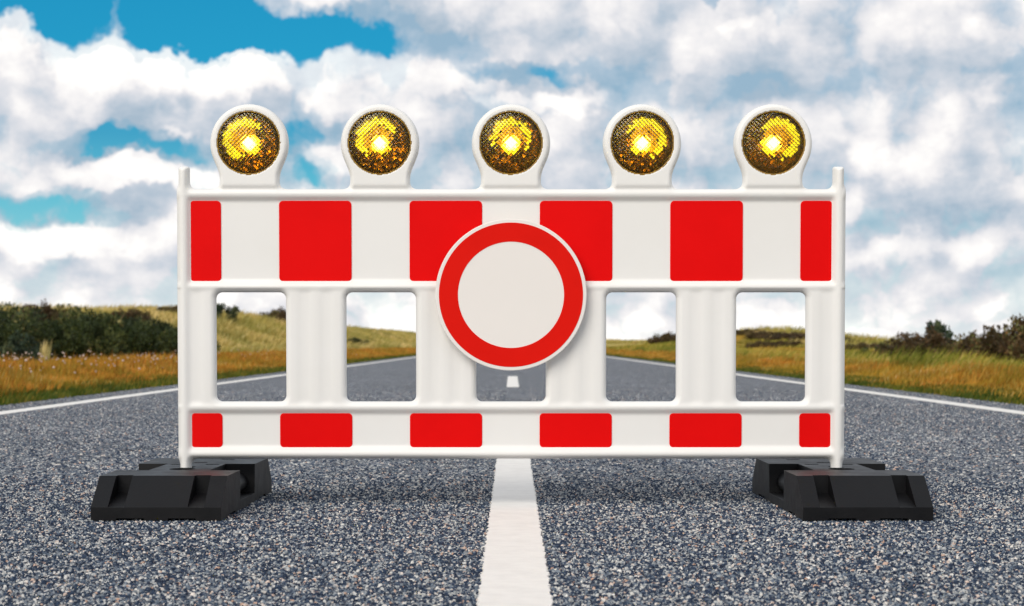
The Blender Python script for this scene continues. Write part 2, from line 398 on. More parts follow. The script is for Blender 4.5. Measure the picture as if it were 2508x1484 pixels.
strip('edge_line', -3.80, -3.64, -10, 420, .004, .004, .03, M_PAINT, .0035)
strip('edge_line', 3.65, 3.81, -10, 420, .004, .004, .03, M_PAINT, .0035)

# loose-looking aggregate: the stones that stand proud of the bitumen near the barrier
def stones(name, y0, y1, dens, r0, r1, fin=0, fout=0, flat=1.0):
    area = (y1 - y0) * (y1 + y0) * .335; n = int(dens * area)
    Y = np.sqrt(rng.uniform(y0 ** 2, y1 ** 2, n)); X = rng.uniform(-1, 1, n) * Y * .335
    kp = (np.abs(X - .008) > LW + .002)
    if fin: kp &= rng.random(n) < sstep(Y, y0, y0 + fin)
    if fout: kp &= rng.random(n) < 1 - sstep(Y, y1 - fout, y1)
    kp &= (np.abs(np.abs(X) - 3.73) > .10); X, Y = X[kp], Y[kp]; n = len(X)
    r = rng.uniform(r0, r1, n) * (.7 + .6 * rng.random(n)); a0 = rng.uniform(0, 6.283, n); e = rng.uniform(.65, 1.3, n)
    hh = r * rng.uniform(.45, 1.05, n) * flat
    P_ = []
    for q in range(4):
        a = a0 + q * math.pi / 2 + rng.uniform(-.35, .35, n); k = rng.uniform(.75, 1.2, n)
        P_.append(np.stack([X + np.cos(a) * r * k * e, Y + np.sin(a) * r * k, np.full(n, -.0006)], 1))
    tx, ty = X + rng.uniform(-.3, .3, n) * r, Y + rng.uniform(-.3, .3, n) * r
    for q in range(4): pass
    top = [np.stack([tx + (p_[:, 0] - tx) * .52, ty + (p_[:, 1] - ty) * .52, hh * rng.uniform(.75, 1.1, n)], 1) for p_ in P_]
    V = np.stack(P_ + top, 1).reshape(-1, 3)
    Fq = np.array([[0, 1, 5, 4], [1, 2, 6, 5], [2, 3, 7, 6], [3, 0, 4, 7], [4, 5, 6, 7]])
    loops = (np.arange(n)[:, None, None] * 8 + Fq[None]).reshape(-1)
    me = np_mesh(name, V, loops, np.full(5 * n, 4), False, {'tint': np.repeat(rng.random(n), 8), 'along': np.ones(8 * n)})
    return tag(link(name, me, M_ASPH), 'pale and blue-grey stone chips standing out of the asphalt', 'stone chips', kind='stuff')
stones('stone_chips', 2.9, 6.8, 15000, .0028, .0052, fout=1.4)
stones('stone_chips', 5.2, 22.0, 2100, .0036, .0066, fin=1.5, fout=15.0, flat=.75)

# ------------------------------------------------------------ barrier (one moulding, cut into its parts)
YB = 5.36
def bx(px, py=760): return P(px, py, YB)[0]
def bz(py): return P(1254, py, YB)[1]
cell = .003
X0, X1 = bx(430, 600) - .006, bx(2074, 600) + .006
Z0, Z1 = .05, bz(250) + .006
gx = np.arange(X0, X1 + cell, cell); gz = np.arange(Z0, Z1 + cell, cell)
GX, GZ = np.meshgrid(gx, gz)
def rrect(x0, x1, z0, z1, r, X=None, Z=None):
    X = GX if X is None else X; Z = GZ if Z is None else Z
    qx = np.abs(X - (x0 + x1) / 2) - (x1 - x0) / 2 + r; qz = np.abs(Z - (z0 + z1) / 2) - (z1 - z0) / 2 + r
    return -(np.hypot(np.maximum(qx, 0), np.maximum(qz, 0)) + np.minimum(np.maximum(qx, qz), 0) - r)   # + inside
def circ(cx, cz, r): return r - np.hypot(GX - cx, GZ - cz)
def smax(a, b, k):
    h = np.clip(.5 + .5 * (a - b) / k, 0, 1); return b + (a - b) * h + k * h * (1 - h)
xL, xLi = bx(439.5), bx(467.5); xR, xRi = bx(2065), bx(2036.5)
zTop, zBot = bz(463), bz(1123)
panel = rrect(xL, xR, zBot, zTop, .004)
posts = np.maximum(rrect(xL, xLi, .05, bz(408), .008), rrect(xRi, xR, .05, bz(408), .008))
T = smax(panel, posts, .022)
LAMPX = [bx(v, 352) for v in (611.5, 931, 1251.5, 1572, 1892)]; LAMPZ = bz(352)
RH, RL = 96.5 * (5.36 / FPX) * .992, 77 * (5.36 / FPX) * .992
for lx in LAMPX:
    neck = rrect(lx - .0925, lx + .0925, zTop - .03, LAMPZ, .001)
    head = smax(circ(lx, LAMPZ, RH), neck, .022)
    T = np.where(head > -.08, smax(T, head, .024), T)
HOLES_PX = [(531, 701), (849, 1019), (1166.5, 1336.5), (1484.5, 1655), (1802.5, 1972)]
hz0, hz1 = bz(983), bz(716)
for a, b in HOLES_PX:
    T = np.minimum(T, -rrect(bx(a, 850), bx(b, 850), hz0, hz1, .019))
# half thickness
def bulge(s, e=2.2): return np.clip(1 - np.abs(s) ** e, 0, 1) ** (1 / e)
h = np.full_like(GX, .0095)
zr = [(bz(489), zTop), (bz(716), bz(691)), (bz(1009), bz(983)), (zBot, bz(1097))]
for a, b in zr: h = np.maximum(h, .0245 * bulge((GZ - (a + b) / 2) / ((b - a) / 2 + .003)))
inband = (GZ > hz0 - .012) & (GZ < hz1 + .012)
up = np.full_like(GX, .0215)
mids = [bx((b + c) / 2, 850) for (a, b), (c, d) in zip(HOLES_PX[:-1], HOLES_PX[1:])]
pw = 318 * 5.36 / FPX
flutes = [m + s * .0335 for m in mids for s in (-1, 1)] + [mids[0] - pw + .0335, mids[3] + pw - .0335]
for fx in flutes: up -= .0024 * np.clip(1 - ((GX - fx) / .021) ** 2, 0, 1) ** .5 * sstep(GZ, hz0 - .012, hz0 + .002) * sstep(-GZ, -hz1 - .012, -hz1 + .002)
h = np.where(inband, np.maximum(up, h * .95), h)
for c in ((xL + xLi) / 2, (xR + xRi) / 2): h = np.maximum(h, .0285 * bulge((GX - c) / .0205))
for lx in LAMPX:
    lm = sstep(np.maximum(circ(lx, LAMPZ, RH + .02), rrect(lx - .098, lx + .098, zTop - .004, LAMPZ, .001)), -.004, .010)
    h = np.maximum(h, .0245 * lm * sstep(GZ, zTop - .020, zTop - .014))
def blur(A, n):
    for _ in range(n):
        A = (np.roll(A, 1, 0) + 2 * A + np.roll(A, -1, 0)) / 4; A = (np.roll(A, 1, 1) + 2 * A + np.roll(A, -1, 1)) / 4
    return A
h = blur(h, 5)
def roundf(t, r): s = np.clip(t / r, 0, 1); return np.sqrt(np.clip(1 - (1 - s) ** 2, 0, 1))
rr = np.where(inband, .020, .014)
hb = h * roundf(T, rr)
hf = hb.copy()
for lx in LAMPX:                                                        # cup for the lens, front only
    d = np.hypot(GX - lx, GZ - LAMPZ)
    lip = .006 * np.exp(-((d - RL - .006) / .006) ** 2)
    hf = np.where(d < RL + .03, np.where(d < RL, .006, hf - lip * 0), hf)
NX, NZ = len(gx), len(gz)
# part label per point
LAB = {'board': 1, 'rail': 2, 'upright': 3, 'post': 4, 'lamp_housing': 5}
# triangulate cells, clipping those the outline crosses
inside = T > 0
vid = np.full(T.shape, -1, int); vid[inside] = np.arange(inside.sum())
VX = list(GX[inside]); VZ = list(GZ[inside]); VF = list(hf[inside]); VBk = list(hb[inside])
c00, c10, c11, c01 = inside[:-1, :-1], inside[:-1, 1:], inside[1:, 1:], inside[1:, :-1]
full = c00 & c10 & c11 & c01; part = (c00 | c10 | c11 | c01) & ~full
jj, ii = np.nonzero(full)
polys = [tuple(q) for q in np.stack([vid[jj, ii], vid[jj, ii + 1], vid[jj + 1, ii + 1], vid[jj + 1, ii]], 1)]
cents = [(gx[i] + cell / 2, gz[j] + cell / 2) for j, i in zip(jj, ii)]
ecache = {}
def cross(a, b):
    key = (min(a, b), max(a, b))
    if key not in ecache:
        ta, tb = T[a], T[b]; s = ta / (ta - tb)
        ecache[key] = len(VX); VX.append(GX[a] + s * (GX[b] - GX[a])); VZ.append(GZ[a] + s * (GZ[b] - GZ[a])); VF.append(0.0); VBk.append(0.0)
    return ecache[key]
nI = int(inside.sum())
for j, i in zip(*np.nonzero(part)):
    cs = [(j, i), (j, i + 1), (j + 1, i + 1), (j + 1, i)]; out = []
    for k in range(4):
        a, b = cs[k], cs[(k + 1) % 4]
        if inside[a]: out.append(vid[a])
        if inside[a] != inside[b]: out.append(cross(a, b))
    if len(out) >= 3: polys.append(tuple(out)); cents.append((gx[i] + cell / 2, gz[j] + cell / 2))
VX, VZ, VF, VBk = map(np.array, (VX, VZ, VF, VBk)); nV = len(VX)
Vall = np.concatenate([np.stack([VX, YB - VF, VZ], 1), np.stack([VX, YB + VBk, VZ], 1)])
backmap = np.arange(nV) + nV; backmap[nI:] = np.arange(nI, nV)          # outline points are shared
allp = polys + [tuple(int(backmap[v]) for v in reversed(q)) for q in polys]
cents = np.array(cents + cents)
me_all = np_mesh('tmp', Vall, np.concatenate([np.array(q) for q in allp]), [len(q) for q in allp], True)
NRM = np.zeros(len(me_all.vertices) * 3, np.float32); me_all.vertices.foreach_get('vector', NRM) if False else me_all.vertex_normals.foreach_get('vector', NRM)
NRM = NRM.reshape(-1, 3)
cx, cz = cents[:, 0], cents[:, 1]
nearest = np.argmin(np.abs(cx[:, None] - np.array(LAMPX)[None]), 1)
lab = np.full(len(cents), 'rail', object); idx = np.zeros(len(cents), int)
rows = [(zr[0], 0), (zr[1], 1), (zr[2], 2), (zr[3], 3)]
for (a, b), k in rows:
    s = (cz >= a - .001) & (cz <= b + .001); lab[s] = 'rail'; idx[s] = k
s = (cz > zr[1][1] + .001) & (cz < zr[0][0] - .001); lab[s] = 'board'; idx[s] = 0
s = (cz > zr[3][1] + .001) & (cz < zr[2][0] - .001); lab[s] = 'board'; idx[s] = 1
s = (cz > hz0 + .001) & (cz < hz1 - .001); lab[s] = 'upright'
edges_x = np.array([bx((a + b) / 2, 850) for a, b in HOLES_PX]); idx[s] = np.searchsorted(edges_x, cx[s])
s = cz > zTop + .0035; lab[s] = 'lamp_housing'; idx[s] = nearest[s]
s = (cx < xLi + .002); lab[s] = 'post'; idx[s] = 0
s = (cx > xRi - .002); lab[s] = 'post'; idx[s] = 1
s = (cz < zBot - .001) & (cx < 0); lab[s] = 'post'; idx[s] = 0
s = (cz < zBot - .001) & (cx > 0); lab[s] = 'post'; idx[s] = 1
s = (cz > zTop + .0035) & (cx < xL + .07) ; lab[s] = 'post'; idx[s] = 0
s = (cz > zTop + .0035) & (cx > xR - .07) ; lab[s] = 'post'; idx[s] = 1
barrier = empty('road_barrier', (0, YB, 0))
tag(barrier, 'white plastic barrier with red panels and amber lamps, closing both lanes of the road', 'barrier')
bpy.context.view_layer.update()
LY0 = np.array([0, YB, 0])
def child_of_barrier(name, me, m, parent=None):
    o = link(name, me, m, parent or barrier); return o
housings = {}
allp_arr = np.array(allp, dtype=object)
for L_ in ('post', 'rail', 'board', 'upright', 'lamp_housing'):
    for k in sorted(set(idx[lab == L_])):
        sel = np.nonzero((lab == L_) & (idx == k))[0]
        pl = [allp[i] for i in sel]; fl = np.concatenate([np.array(q) for q in pl])
        uq, inv = np.unique(fl, return_inverse=True)
        me = np_mesh(L_, Vall[uq] - LY0, inv, [len(q) for q in pl], True)
        if len(me.vertices) == len(uq): me.normals_split_custom_set_from_vertices([tuple(n) for n in NRM[uq]])
        o = child_of_barrier(L_, me, M_WHITE)
        if L_ == 'lamp_housing': housings[k] = o
bpy.data.meshes.remove(me_all)

def prism_xz(name, loop_xz, y_front, thick, m, parent, bev=.0012):
    "a flat sheet with rounded rim facing -Y"
    bm = bmesh.new(); vs_ = [bm.verts.new((x, y_front, z)) for x, z in loop_xz]
    f = bm.faces.new(vs_); bm.normal_update()
    if f.normal.y > 0: f.normal_flip()
    g = bmesh.ops.extrude_face_region(bm, geom=[f]); nv = [e for e in g['geom'] if isinstance(e, bmesh.types.BMVert)]
    bmesh.ops.translate(bm, verts=nv, vec=(0, thick, 0)); bmesh.ops.recalc_face_normals(bm, faces=bm.faces)
    me = bpy.data.meshes.new(name); bm.to_mesh(me); bm.free()
    o = link(name, me, m, parent)
    if bev:
        b = o.modifiers.new('bevel', 'BEVEL'); b.width = bev; b.segments = 2; b.limit_method = 'ANGLE'; b.angle_limit = R(50)
    return o
def rr_loop(x0, x1, z0, z1, r, n=7):
    out = []
    for cx_, cz_, a0 in ((x1 - r, z1 - r, 0), (x0 + r, z1 - r, 90), (x0 + r, z0 + r, 180), (x1 - r, z0 + r, 270)):
        for k in range(n): a = R(a0 + 90 * k / (n - 1)); out.append((cx_ + r * math.cos(a), cz_ + r * math.sin(a)))
    return out
# sheets sit on the recessed boards
YS = YB - .012
for lst, (t0, t1) in ((((464, 541.5), (683.5, 861), (1003, 1181), (1322, 1500), (1641.5, 1819.5), (1960.5, 2039)), (491.5, 689)),
                      (((467.5, 545), (686, 863), (1004, 1181), (1321.5, 1498.5), (1639.5, 1816.5), (1957.5, 2035)), (1011.5, 1096))):
    ym = (t0 + t1) / 2
    for a, b in lst:
        xa, xb = P(a, ym, YS)[0], P(b, ym, YS)[0]
        if a < 500: xa = max(xa, xLi + .0005)
        if b > 2000: xb = min(xb, xRi - .0005)
        prism_xz('red_panel', rr_loop(xa, xb, P(1254, t1, YS)[1], P(1254, t0, YS)[1], .013), -.0125, .004, M_RED, barrier, .001)

# lamps: reflector bowl, bulb, prism lens, rim
def lens_mesh():
    r = RL - .001; n_c = 20; cs = 2 * r / n_c; sub = 7; N = n_c * sub + 1
    a = np.linspace(-r, r, N); A, B = np.meshgrid(a, a)                 # rotated axes
    X = (A - B) / math.sqrt(2); Z = (A + B) / math.sqrt(2)
    X *= math.sqrt(1.0); rad = np.hypot(X, Z)
    fa = (A / cs) % 1.0; fb = (B / cs) % 1.0
    e = np.minimum(np.minimum(fa, 1 - fa), np.minimum(fb, 1 - fb))
    pil = .0017 * np.sqrt(np.clip(1 - (1 - np.clip(e / .22, 0, 1)) ** 2, 0, 1)) + .0016 * (1 - ((fa - .5) ** 2 + (fb - .5) ** 2) * 2)
    dome = .012 * (1 - (np.clip(rad / r, 0, 1)) ** 2)
    front = .018 + dome + pil
    inn = rad <= r * 1.0001
    # extend square grid: it inscribes only when rotated square covers the disc -> sample larger square
    return A, B, X, Z, rad, front, dome, inn, r
def build_lens():
    r = RL - .001; n_c = 21; cs = 2 * r / n_c; sub = 7; N = n_c * sub + 1
    a = np.linspace(-r, r, N); A, B = np.meshgrid(a, a)
    q = 1 / math.sqrt(2)
    X = (A - B) * q; Z = (A + B) * q; rad = np.hypot(X, Z)
    fa = (A / cs + .5 * n_c) % 1.0; fb = (B / cs + .5 * n_c) % 1.0
    e = np.minimum(np.minimum(fa, 1 - fa), np.minimum(fb, 1 - fb))
    pil = .0016 * np.sqrt(np.clip(1 - (1 - np.clip(e / .30, 0, 1)) ** 2, 0, 1)) + .0003 * (1 - ((fa - .5) ** 2 + (fb - .5) ** 2) * 2)
    ca = np.clip((A / cs + .5 * n_c).astype(int), 0, n_c); cb = np.clip((B / cs + .5 * n_c).astype(int), 0, n_c)
    r5 = np.random.default_rng(5); ta = r5.normal(0, .045, (n_c + 1, n_c + 1)); tb = r5.normal(0, .045, (n_c + 1, n_c + 1))
    pil = pil + (ta[ca, cb] * (fa - .5) + tb[ca, cb] * (fb - .5)) * cs * np.clip(e / .12, 0, 1)
    dome = .013 * (1 - np.clip(rad / r, 0, 1) ** 2)
    inn = rad <= r
    vidl = np.full(rad.shape, -1); vidl[inn] = np.arange(inn.sum()); n1 = int(inn.sum())
    Vf = np.stack([X[inn], -(.0185 + dome + pil)[inn], Z[inn]], 1); Vb = np.stack([X[inn], -(.0150 + dome)[inn], Z[inn]], 1)
    j, i = np.nonzero(inn[:-1, :-1] & inn[:-1, 1:] & inn[1:, 1:] & inn[1:, :-1])
    F = np.stack([vidl[j, i], vidl[j, i + 1], vidl[j + 1, i + 1], vidl[j + 1, i]], 1)
    # boundary walls
    from collections import Counter
    ed = Counter(); 
    for f in F.tolist():
        for k in range(4): ed[(f[k], f[(k + 1) % 4])] += 1
    wall = [(b_, a_, a_ + n1, b_ + n1) for (a_, b_) in ed if (b_, a_) not in ed]
    loops = np.concatenate([F.ravel(), (F[:, ::-1] + n1).ravel(), np.array(wall).ravel()])
    cnt = [4] * (2 * len(F) + len(wall))
    me = np_mesh('lens', np.concatenate([Vf, Vb]), loops, cnt, False)
    bm = bmesh.new(); bm.from_mesh(me); bmesh.ops.recalc_face_normals(bm, faces=bm.faces); bm.to_mesh(me); bm.free()
    return me
def lathe(name, prof, n=72, smooth=True):
    "prof: (radius, y) revolved about Y"
    V = []; F = []
    for r_, y_ in prof:
        for k in range(n): a = 2 * math.pi * k / n; V.append((r_ * math.cos(a), y_, r_ * math.sin(a)))
    for s_ in range(len(prof) - 1):
        for k in range(n):
            k2 = (k + 1) % n; F.append((s_ * n + k, s_ * n + k2, (s_ + 1) * n + k2, (s_ + 1) * n + k))
    me = np_mesh(name, V, F, [4] * len(F), smooth)
    bm = bmesh.new(); bm.from_mesh(me); bmesh.ops.remove_doubles(bm, verts=bm.verts, dist=1e-5)
    bmesh.ops.recalc_face_normals(bm, faces=bm.faces); bm.to_mesh(me); bm.free(); return me
LENS = build_lens(); LENS.materials.append(M_LENS)
RIM = lathe('rim', [(RL + .0015, -.010), (RL + .0022, -.022), (RL + .0005, -.0245), (RL - .0022, -.0235), (RL - .0028, -.0195), (RL - .0028, -.010)])
REF = lathe('reflector', [(.0001, -.0068), (.012, -.0070)] + [(r_, -.0070 - .0095 * (r_ / RL) ** 2) for r_ in np.linspace(.02, RL - .002, 12)])
BULB = lathe('bulb', [(.0001, -.0250), (.008, -.0243), (.0135, -.0222), (.017, -.0185), (.0180, -.013), (.016, -.0075)], 32)
RIM.materials.append(m_simple('amber_rim', (.30, .17, .02), .3)); REF.materials.append(M_REFL); BULB.materials.append(M_BULB)
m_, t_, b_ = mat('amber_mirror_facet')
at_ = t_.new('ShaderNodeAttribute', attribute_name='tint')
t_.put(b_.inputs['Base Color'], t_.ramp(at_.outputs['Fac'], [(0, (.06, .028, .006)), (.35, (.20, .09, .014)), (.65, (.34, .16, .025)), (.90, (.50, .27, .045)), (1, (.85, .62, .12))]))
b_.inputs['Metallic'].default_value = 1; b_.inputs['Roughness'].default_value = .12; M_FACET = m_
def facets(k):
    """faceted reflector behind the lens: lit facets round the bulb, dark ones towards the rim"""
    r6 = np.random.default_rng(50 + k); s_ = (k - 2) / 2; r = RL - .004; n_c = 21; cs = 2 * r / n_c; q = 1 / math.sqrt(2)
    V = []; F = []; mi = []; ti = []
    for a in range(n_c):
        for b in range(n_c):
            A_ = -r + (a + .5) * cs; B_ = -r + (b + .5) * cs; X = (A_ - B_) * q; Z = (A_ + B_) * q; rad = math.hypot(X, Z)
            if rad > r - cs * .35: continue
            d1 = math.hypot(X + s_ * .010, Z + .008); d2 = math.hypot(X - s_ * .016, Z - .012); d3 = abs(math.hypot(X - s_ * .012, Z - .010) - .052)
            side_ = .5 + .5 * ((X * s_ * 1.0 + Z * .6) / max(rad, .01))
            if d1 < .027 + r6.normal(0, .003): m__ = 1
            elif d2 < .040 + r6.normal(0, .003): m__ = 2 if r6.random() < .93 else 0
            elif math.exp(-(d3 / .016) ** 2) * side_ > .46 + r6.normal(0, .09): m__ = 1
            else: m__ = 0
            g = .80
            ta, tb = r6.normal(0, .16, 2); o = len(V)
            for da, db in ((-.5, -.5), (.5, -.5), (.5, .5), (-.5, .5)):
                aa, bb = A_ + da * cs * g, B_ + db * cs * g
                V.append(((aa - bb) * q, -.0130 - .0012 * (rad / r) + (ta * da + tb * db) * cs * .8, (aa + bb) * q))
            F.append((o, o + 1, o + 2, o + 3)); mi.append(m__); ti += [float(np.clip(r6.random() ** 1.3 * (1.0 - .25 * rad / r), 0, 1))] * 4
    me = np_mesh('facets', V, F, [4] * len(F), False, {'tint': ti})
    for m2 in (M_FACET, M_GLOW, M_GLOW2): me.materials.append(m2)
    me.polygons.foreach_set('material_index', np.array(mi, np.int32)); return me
for k, lx in enumerate(LAMPX):
    hs = housings[k]
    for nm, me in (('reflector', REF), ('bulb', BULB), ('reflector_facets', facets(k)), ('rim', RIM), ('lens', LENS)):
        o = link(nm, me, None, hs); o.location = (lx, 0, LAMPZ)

# ------------------------------------------------------------ round sign fixed to the barrier
YG = YB - .058
sx, sz = P(1251.5, 722, YG); k_ = (YG / FPX) * .996
sign = empty('road_sign', (sx, YG, sz))
tag(sign, 'round white prohibition sign with a red ring, mounted on the middle of the barrier', 'sign')
def ring_xz(r, n=128): return [(r * math.cos(2 * math.pi * i / n), r * math.sin(2 * math.pi * i / n)) for i in range(n)]
prism_xz('plate', ring_xz(186 * k_), 0, .010, M_SIGNWHITE, sign, .0022)
def annulus(name, r0, r1, y, th, m, parent):
    me = lathe(name, [(r0, y + th), (r0, y), (r1, y), (r1, y + th), (r0, y + th)], 128, False); return link(name, me, m, parent)
annulus('red_ring', 130.3 * k_, 177 * k_, -.0009, .0014, M_SIGNRED, sign)
for s_ in (-.10, .10):
    bm = bmesh.new(); bmesh.ops.create_cube(bm, size=1, matrix=Matrix.Translation((0, .024, s_)) @ Matrix.Diagonal((.12, .026, .03, 1)))
    me = bpy.data.meshes.new('bracket'); bm.to_mesh(me); bm.free(); o = link('bracket', me, M_STEEL, sign)
    b = o.modifiers.new('b', 'BEVEL'); b.width = .003; b.segments = 2

# ------------------------------------------------------------ rubber foot plates
def poly_prism(pts_yz, x0, x1):
    bm = bmesh.new(); vv = [bm.verts.new((x0, y, z)) for y, z in pts_yz]; f = bm.faces.new(vv)
    g = bmesh.ops.extrude_face_region(bm, geom=[f]); nv = [e for e in g['geom'] if isinstance(e, bmesh.types.BMVert)]
    bmesh.ops.translate(bm, verts=nv, vec=(x1 - x0, 0, 0)); bmesh.ops.recalc_face_normals(bm, faces=bm.faces)
    me = bpy.data.meshes.new('p'); bm.to_mesh(me); bm.free(); return me
def box_me(x0, x1, y0, y1, z0, z1): return poly_prism([(y0, z0), (y1, z0), (y1, z1), (y0, z1)], x0, x1)
def cyl_me(c, r, h0, h1, axis='Z', n=40):
    bm = bmesh.new()
    mtx = Matrix.Translation(c) @ (Matrix.Rotation(R(90), 4, 'X') if axis == 'Y' else Matrix.Identity(4))
    bmesh.ops.create_cone(bm, cap_ends=True, segments=n, radius1=r, radius2=r, depth=h1 - h0, matrix=mtx)
    me = bpy.data.meshes.new('c'); bm.to_mesh(me); bm.free(); return me
def boolean(base, cutters, op='DIFFERENCE'):
    o = link('work', base)
    tmp = []
    for c in cutters:
        co = link('cut', c); tmp.append(co)
        md = o.modifiers.new('b', 'BOOLEAN'); md.operation = op; md.solver = 'EXACT'; md.object = co
    dg = bpy.context.evaluated_depsgraph_get(); dg.update()
    me = bpy.data.meshes.new_from_object(o.evaluated_get(dg))
    for t_ in tmp + [o]: bpy.data.objects.remove(t_)
    return me
def foot_meshes():
    HW = .1855; HT = .12
    body = poly_prism([(-.48, 0), (-.48, .038), (-.372, HT), (.40, HT), (.485, .040), (.485, 0)], -HW, HW)
    cut = []
    for s_ in (-1, 1):
        a, b = sorted((s_ * .092, s_ * .25))
        cut.append(poly_prism([(-.150, .028), (.120, .028), (.135, .2), (-.158, .2)], a, b))
        a, b = sorted((s_ * .090, s_ * .137))
        cut.append(poly_prism([(-.352, .2), (-.352, .068), (-.4785, .0375), (-.6, .0375), (-.6, .2)], a, b))
        cut.append(poly_prism([(.392, .2), (.392, .079), (.4835, .0395), (.6, .0395), (.6, .2)], a, b))
        a, b = sorted((s_ * .034, s_ * .113)); cut.append(box_me(a, b, -.6, .6, -.05, .0065))
    cut.append(box_me(-.3, .3, -.37, -.24, -.05, .0065)); cut.append(box_me(-.3, .3, .22, .34, -.05, .0065))
    cut.append(cyl_me((0, -.102, .10), .040, -.05, .05))
    for x_, y_ in ((-.075, .325), (.065, .325), (.055, .10), (-.055, .10), (0, .19)): cut.append(box_me(x_ - .022, x_ + .022, y_ - .013, y_ + .013, .085, .2))
    cut.append(box_me(-.021, .021, -.045, .01, .04, .2))
    me = boolean(body, cut)
    hd = cyl_me((0, 0, 0), .030, -.145, .135, 'Y', 32)
    return me, hd
FOOT, HANDLE = foot_meshes()
for me in (FOOT, HANDLE): me.materials.clear(); me.materials.append(M_RUBBER)
for f in FOOT.polygons: f.use_smooth = False
for f in HANDLE.polygons: f.use_smooth = len(f.vertices) == 4
for s_, lb in ((-1, 'black rubber foot plate under the left end of the barrier'), (1, 'black rubber foot plate under the right end of the barrier')):
    e = empty('foot_plate', (s_ * 1.006, 5.38, .003)); tag(e, lb, 'foot plate', 'foot plates holding the barrier')
    e.rotation_euler.z = s_ * R(.6)
    o = link('body', FOOT, None, e); b = o.modifiers.new('b', 'BEVEL'); b.width = .0045; b.segments = 3; b.limit_method = 'ANGLE'; b.angle_limit = R(28); b.harden_normals = False
    for q in (-1, 1): hgo = link('handle', HANDLE, None, e); hgo.location = (q * .132, -.010, .062)

# ------------------------------------------------------------ grass
def blades(name, X, Y, Hh, Wd, mat_, lean=.35, wind=(.25, 0), tint=None, label=None, zoff=0.0):
    n = len(X); Z = terrain(X, Y) + zoff
    az = rng.uniform(0, 2 * np.pi, n); ln = rng.uniform(.1, 1, n) * lean * Hh
    ddx = np.cos(az) * ln + wind[0] * Hh; ddy = np.sin(az) * ln + wind[1] * Hh
    fa = rng.uniform(-.9, .9, n); wx = np.cos(fa) * Wd / 2; wy = np.sin(fa) * Wd / 2
    base = np.stack([X, Y, Z], 1)
    mid = base + np.stack([ddx * .35, ddy * .35, Hh * .58], 1); tip = base + np.stack([ddx, ddy, Hh * rng.uniform(.86, 1, n)], 1)
    w = np.stack([wx, wy, np.zeros(n)], 1)
    V = np.stack([base - w, base + w, mid + w * .8, mid - w * .8, tip], 1).reshape(-1, 3)
    b = np.arange(n)[:, None] * 5
    loops = np.concatenate([b + [0, 1, 2, 3], b + [3, 2, 4]], 1).ravel()
    cnt = np.tile([4, 3], n)
    if tint is None: tint = rng.random(n)
    me = np_mesh(name, V, loops, cnt, False, {'tint': np.repeat(tint, 5), 'along': np.tile([0, 0, .58, .58, 1], n)})
    o = link(name, me, mat_); tag(o, label, 'grass', kind='stuff'); return o
def scatter(n, x0, x1, y0, y1, sgn, pw_=1.0):
    "denser near the camera, thinning with distance, only where the view or a near step aside can see it"
    uu = rng.random(n); Y = (y0 ** (1 - pw_) + uu * (y1 ** (1 - pw_) - y0 ** (1 - pw_))) ** (1 / (1 - pw_)) if pw_ != 1 else y0 * (y1 / y0) ** uu
    X = rng.uniform(x0, x1, n); k = X < Y * .36 + 2.5
    return sgn * X[k], Y[k]
def clump(X, Y, s, ph): return .5 + .5 * wav(X, Y, s, ph)
# left: rusty strip
X, Y = scatter(120000, 4.45, 10.5, 11, 110, -1)
Hh = (.13 + .15 * sstep(-X, 4.5, 5.8) - .15 * sstep(-X, 6.2, 9.0)) * (.6 + .5 * rng.random(len(X))) * (.75 + .5 * clump(X, Y, 1.3, .2))
blades('verge_grass', X, Y, Hh, .007 + .00028 * Y, M_VERGE, wind=(.12, 0), tint=np.clip(rng.random(len(X)) * .8 + .3 * clump(X, Y, .8, 2) - .05, 0, 1), label='rusty orange dry grass along the left edge of the road')
X, Y = scatter(30000, 4.18, 4.85, 11, 120, -1)
blades('verge_grass', X, Y, (.05 + .07 * rng.random(len(X))), .008 + .0003 * Y, M_EDGE, label='short green grass at the left edge of the asphalt')
# right: ochre near the asphalt, green behind
X, Y = scatter(50000, 4.4, 6.6, 11, 120, 1)
Hh = (.10 + .12 * sstep(X, 4.5, 5.6)) * (.6 + .5 * rng.random(len(X))) * (.75 + .5 * clump(X, Y, 1.1, 1.2))
blades('verge_grass', X, Y, Hh, .007 + .00028 * Y, M_VERGE, wind=(.2, 0), tint=np.clip(rng.random(len(X)) * .8 + .1 + .2 * clump(X, Y, .7, 1), 0, 1), label='ochre dry grass along the right edge of the road')
X, Y = scatter(26000, 4.18, 4.75, 11, 120, 1)
blades('verge_grass', X, Y, (.04 + .06 * rng.random(len(X))), .008 + .0003 * Y, M_EDGE, label='short green grass at the right edge of the asphalt')
X, Y = scatter(110000, 5.6, 17, 14, 130, 1)
Hh = (.20 + .16 * rng.random(len(X))) * (.35 + 1.15 * clump(X, Y, 1.5, .5)) * (1 - .5 * sstep(X, 6.2, 9.5))
blades('tall_grass', X, Y, Hh, .008 + .0003 * Y, M_RIGHT, wind=(.45, 0), label='tall green and yellow grass on the slope right of the road')
# dunes
X, Y = scatter(120000, 8.5, 30, 30, 330, -1, .6); kp = (X < -12.5) | (Y > 62); X, Y = X[kp], Y[kp]
Hh = (.22 + .30 * rng.random(len(X))) * (.3 + 1.2 * clump(X, Y, .8, .9))
blades('dune_grass', X, Y, Hh, .012 + .00033 * Y, M_DUNE, wind=(.45, 0), lean=.45, label='pale marram grass on the dune left of the road')
X, Y = scatter(70000, 12, 30, 40, 330, 1, .6)
Hh = (.18 + .22 * rng.random(len(X))) * (.5 + .8 * clump(X, Y, .5, 2.9))
blades('dune_grass', X, Y, Hh, .012 + .00033 * Y, M_DUNE, wind=(.35, 0), lean=.45, label='tan marram grass on the dune right of the road')
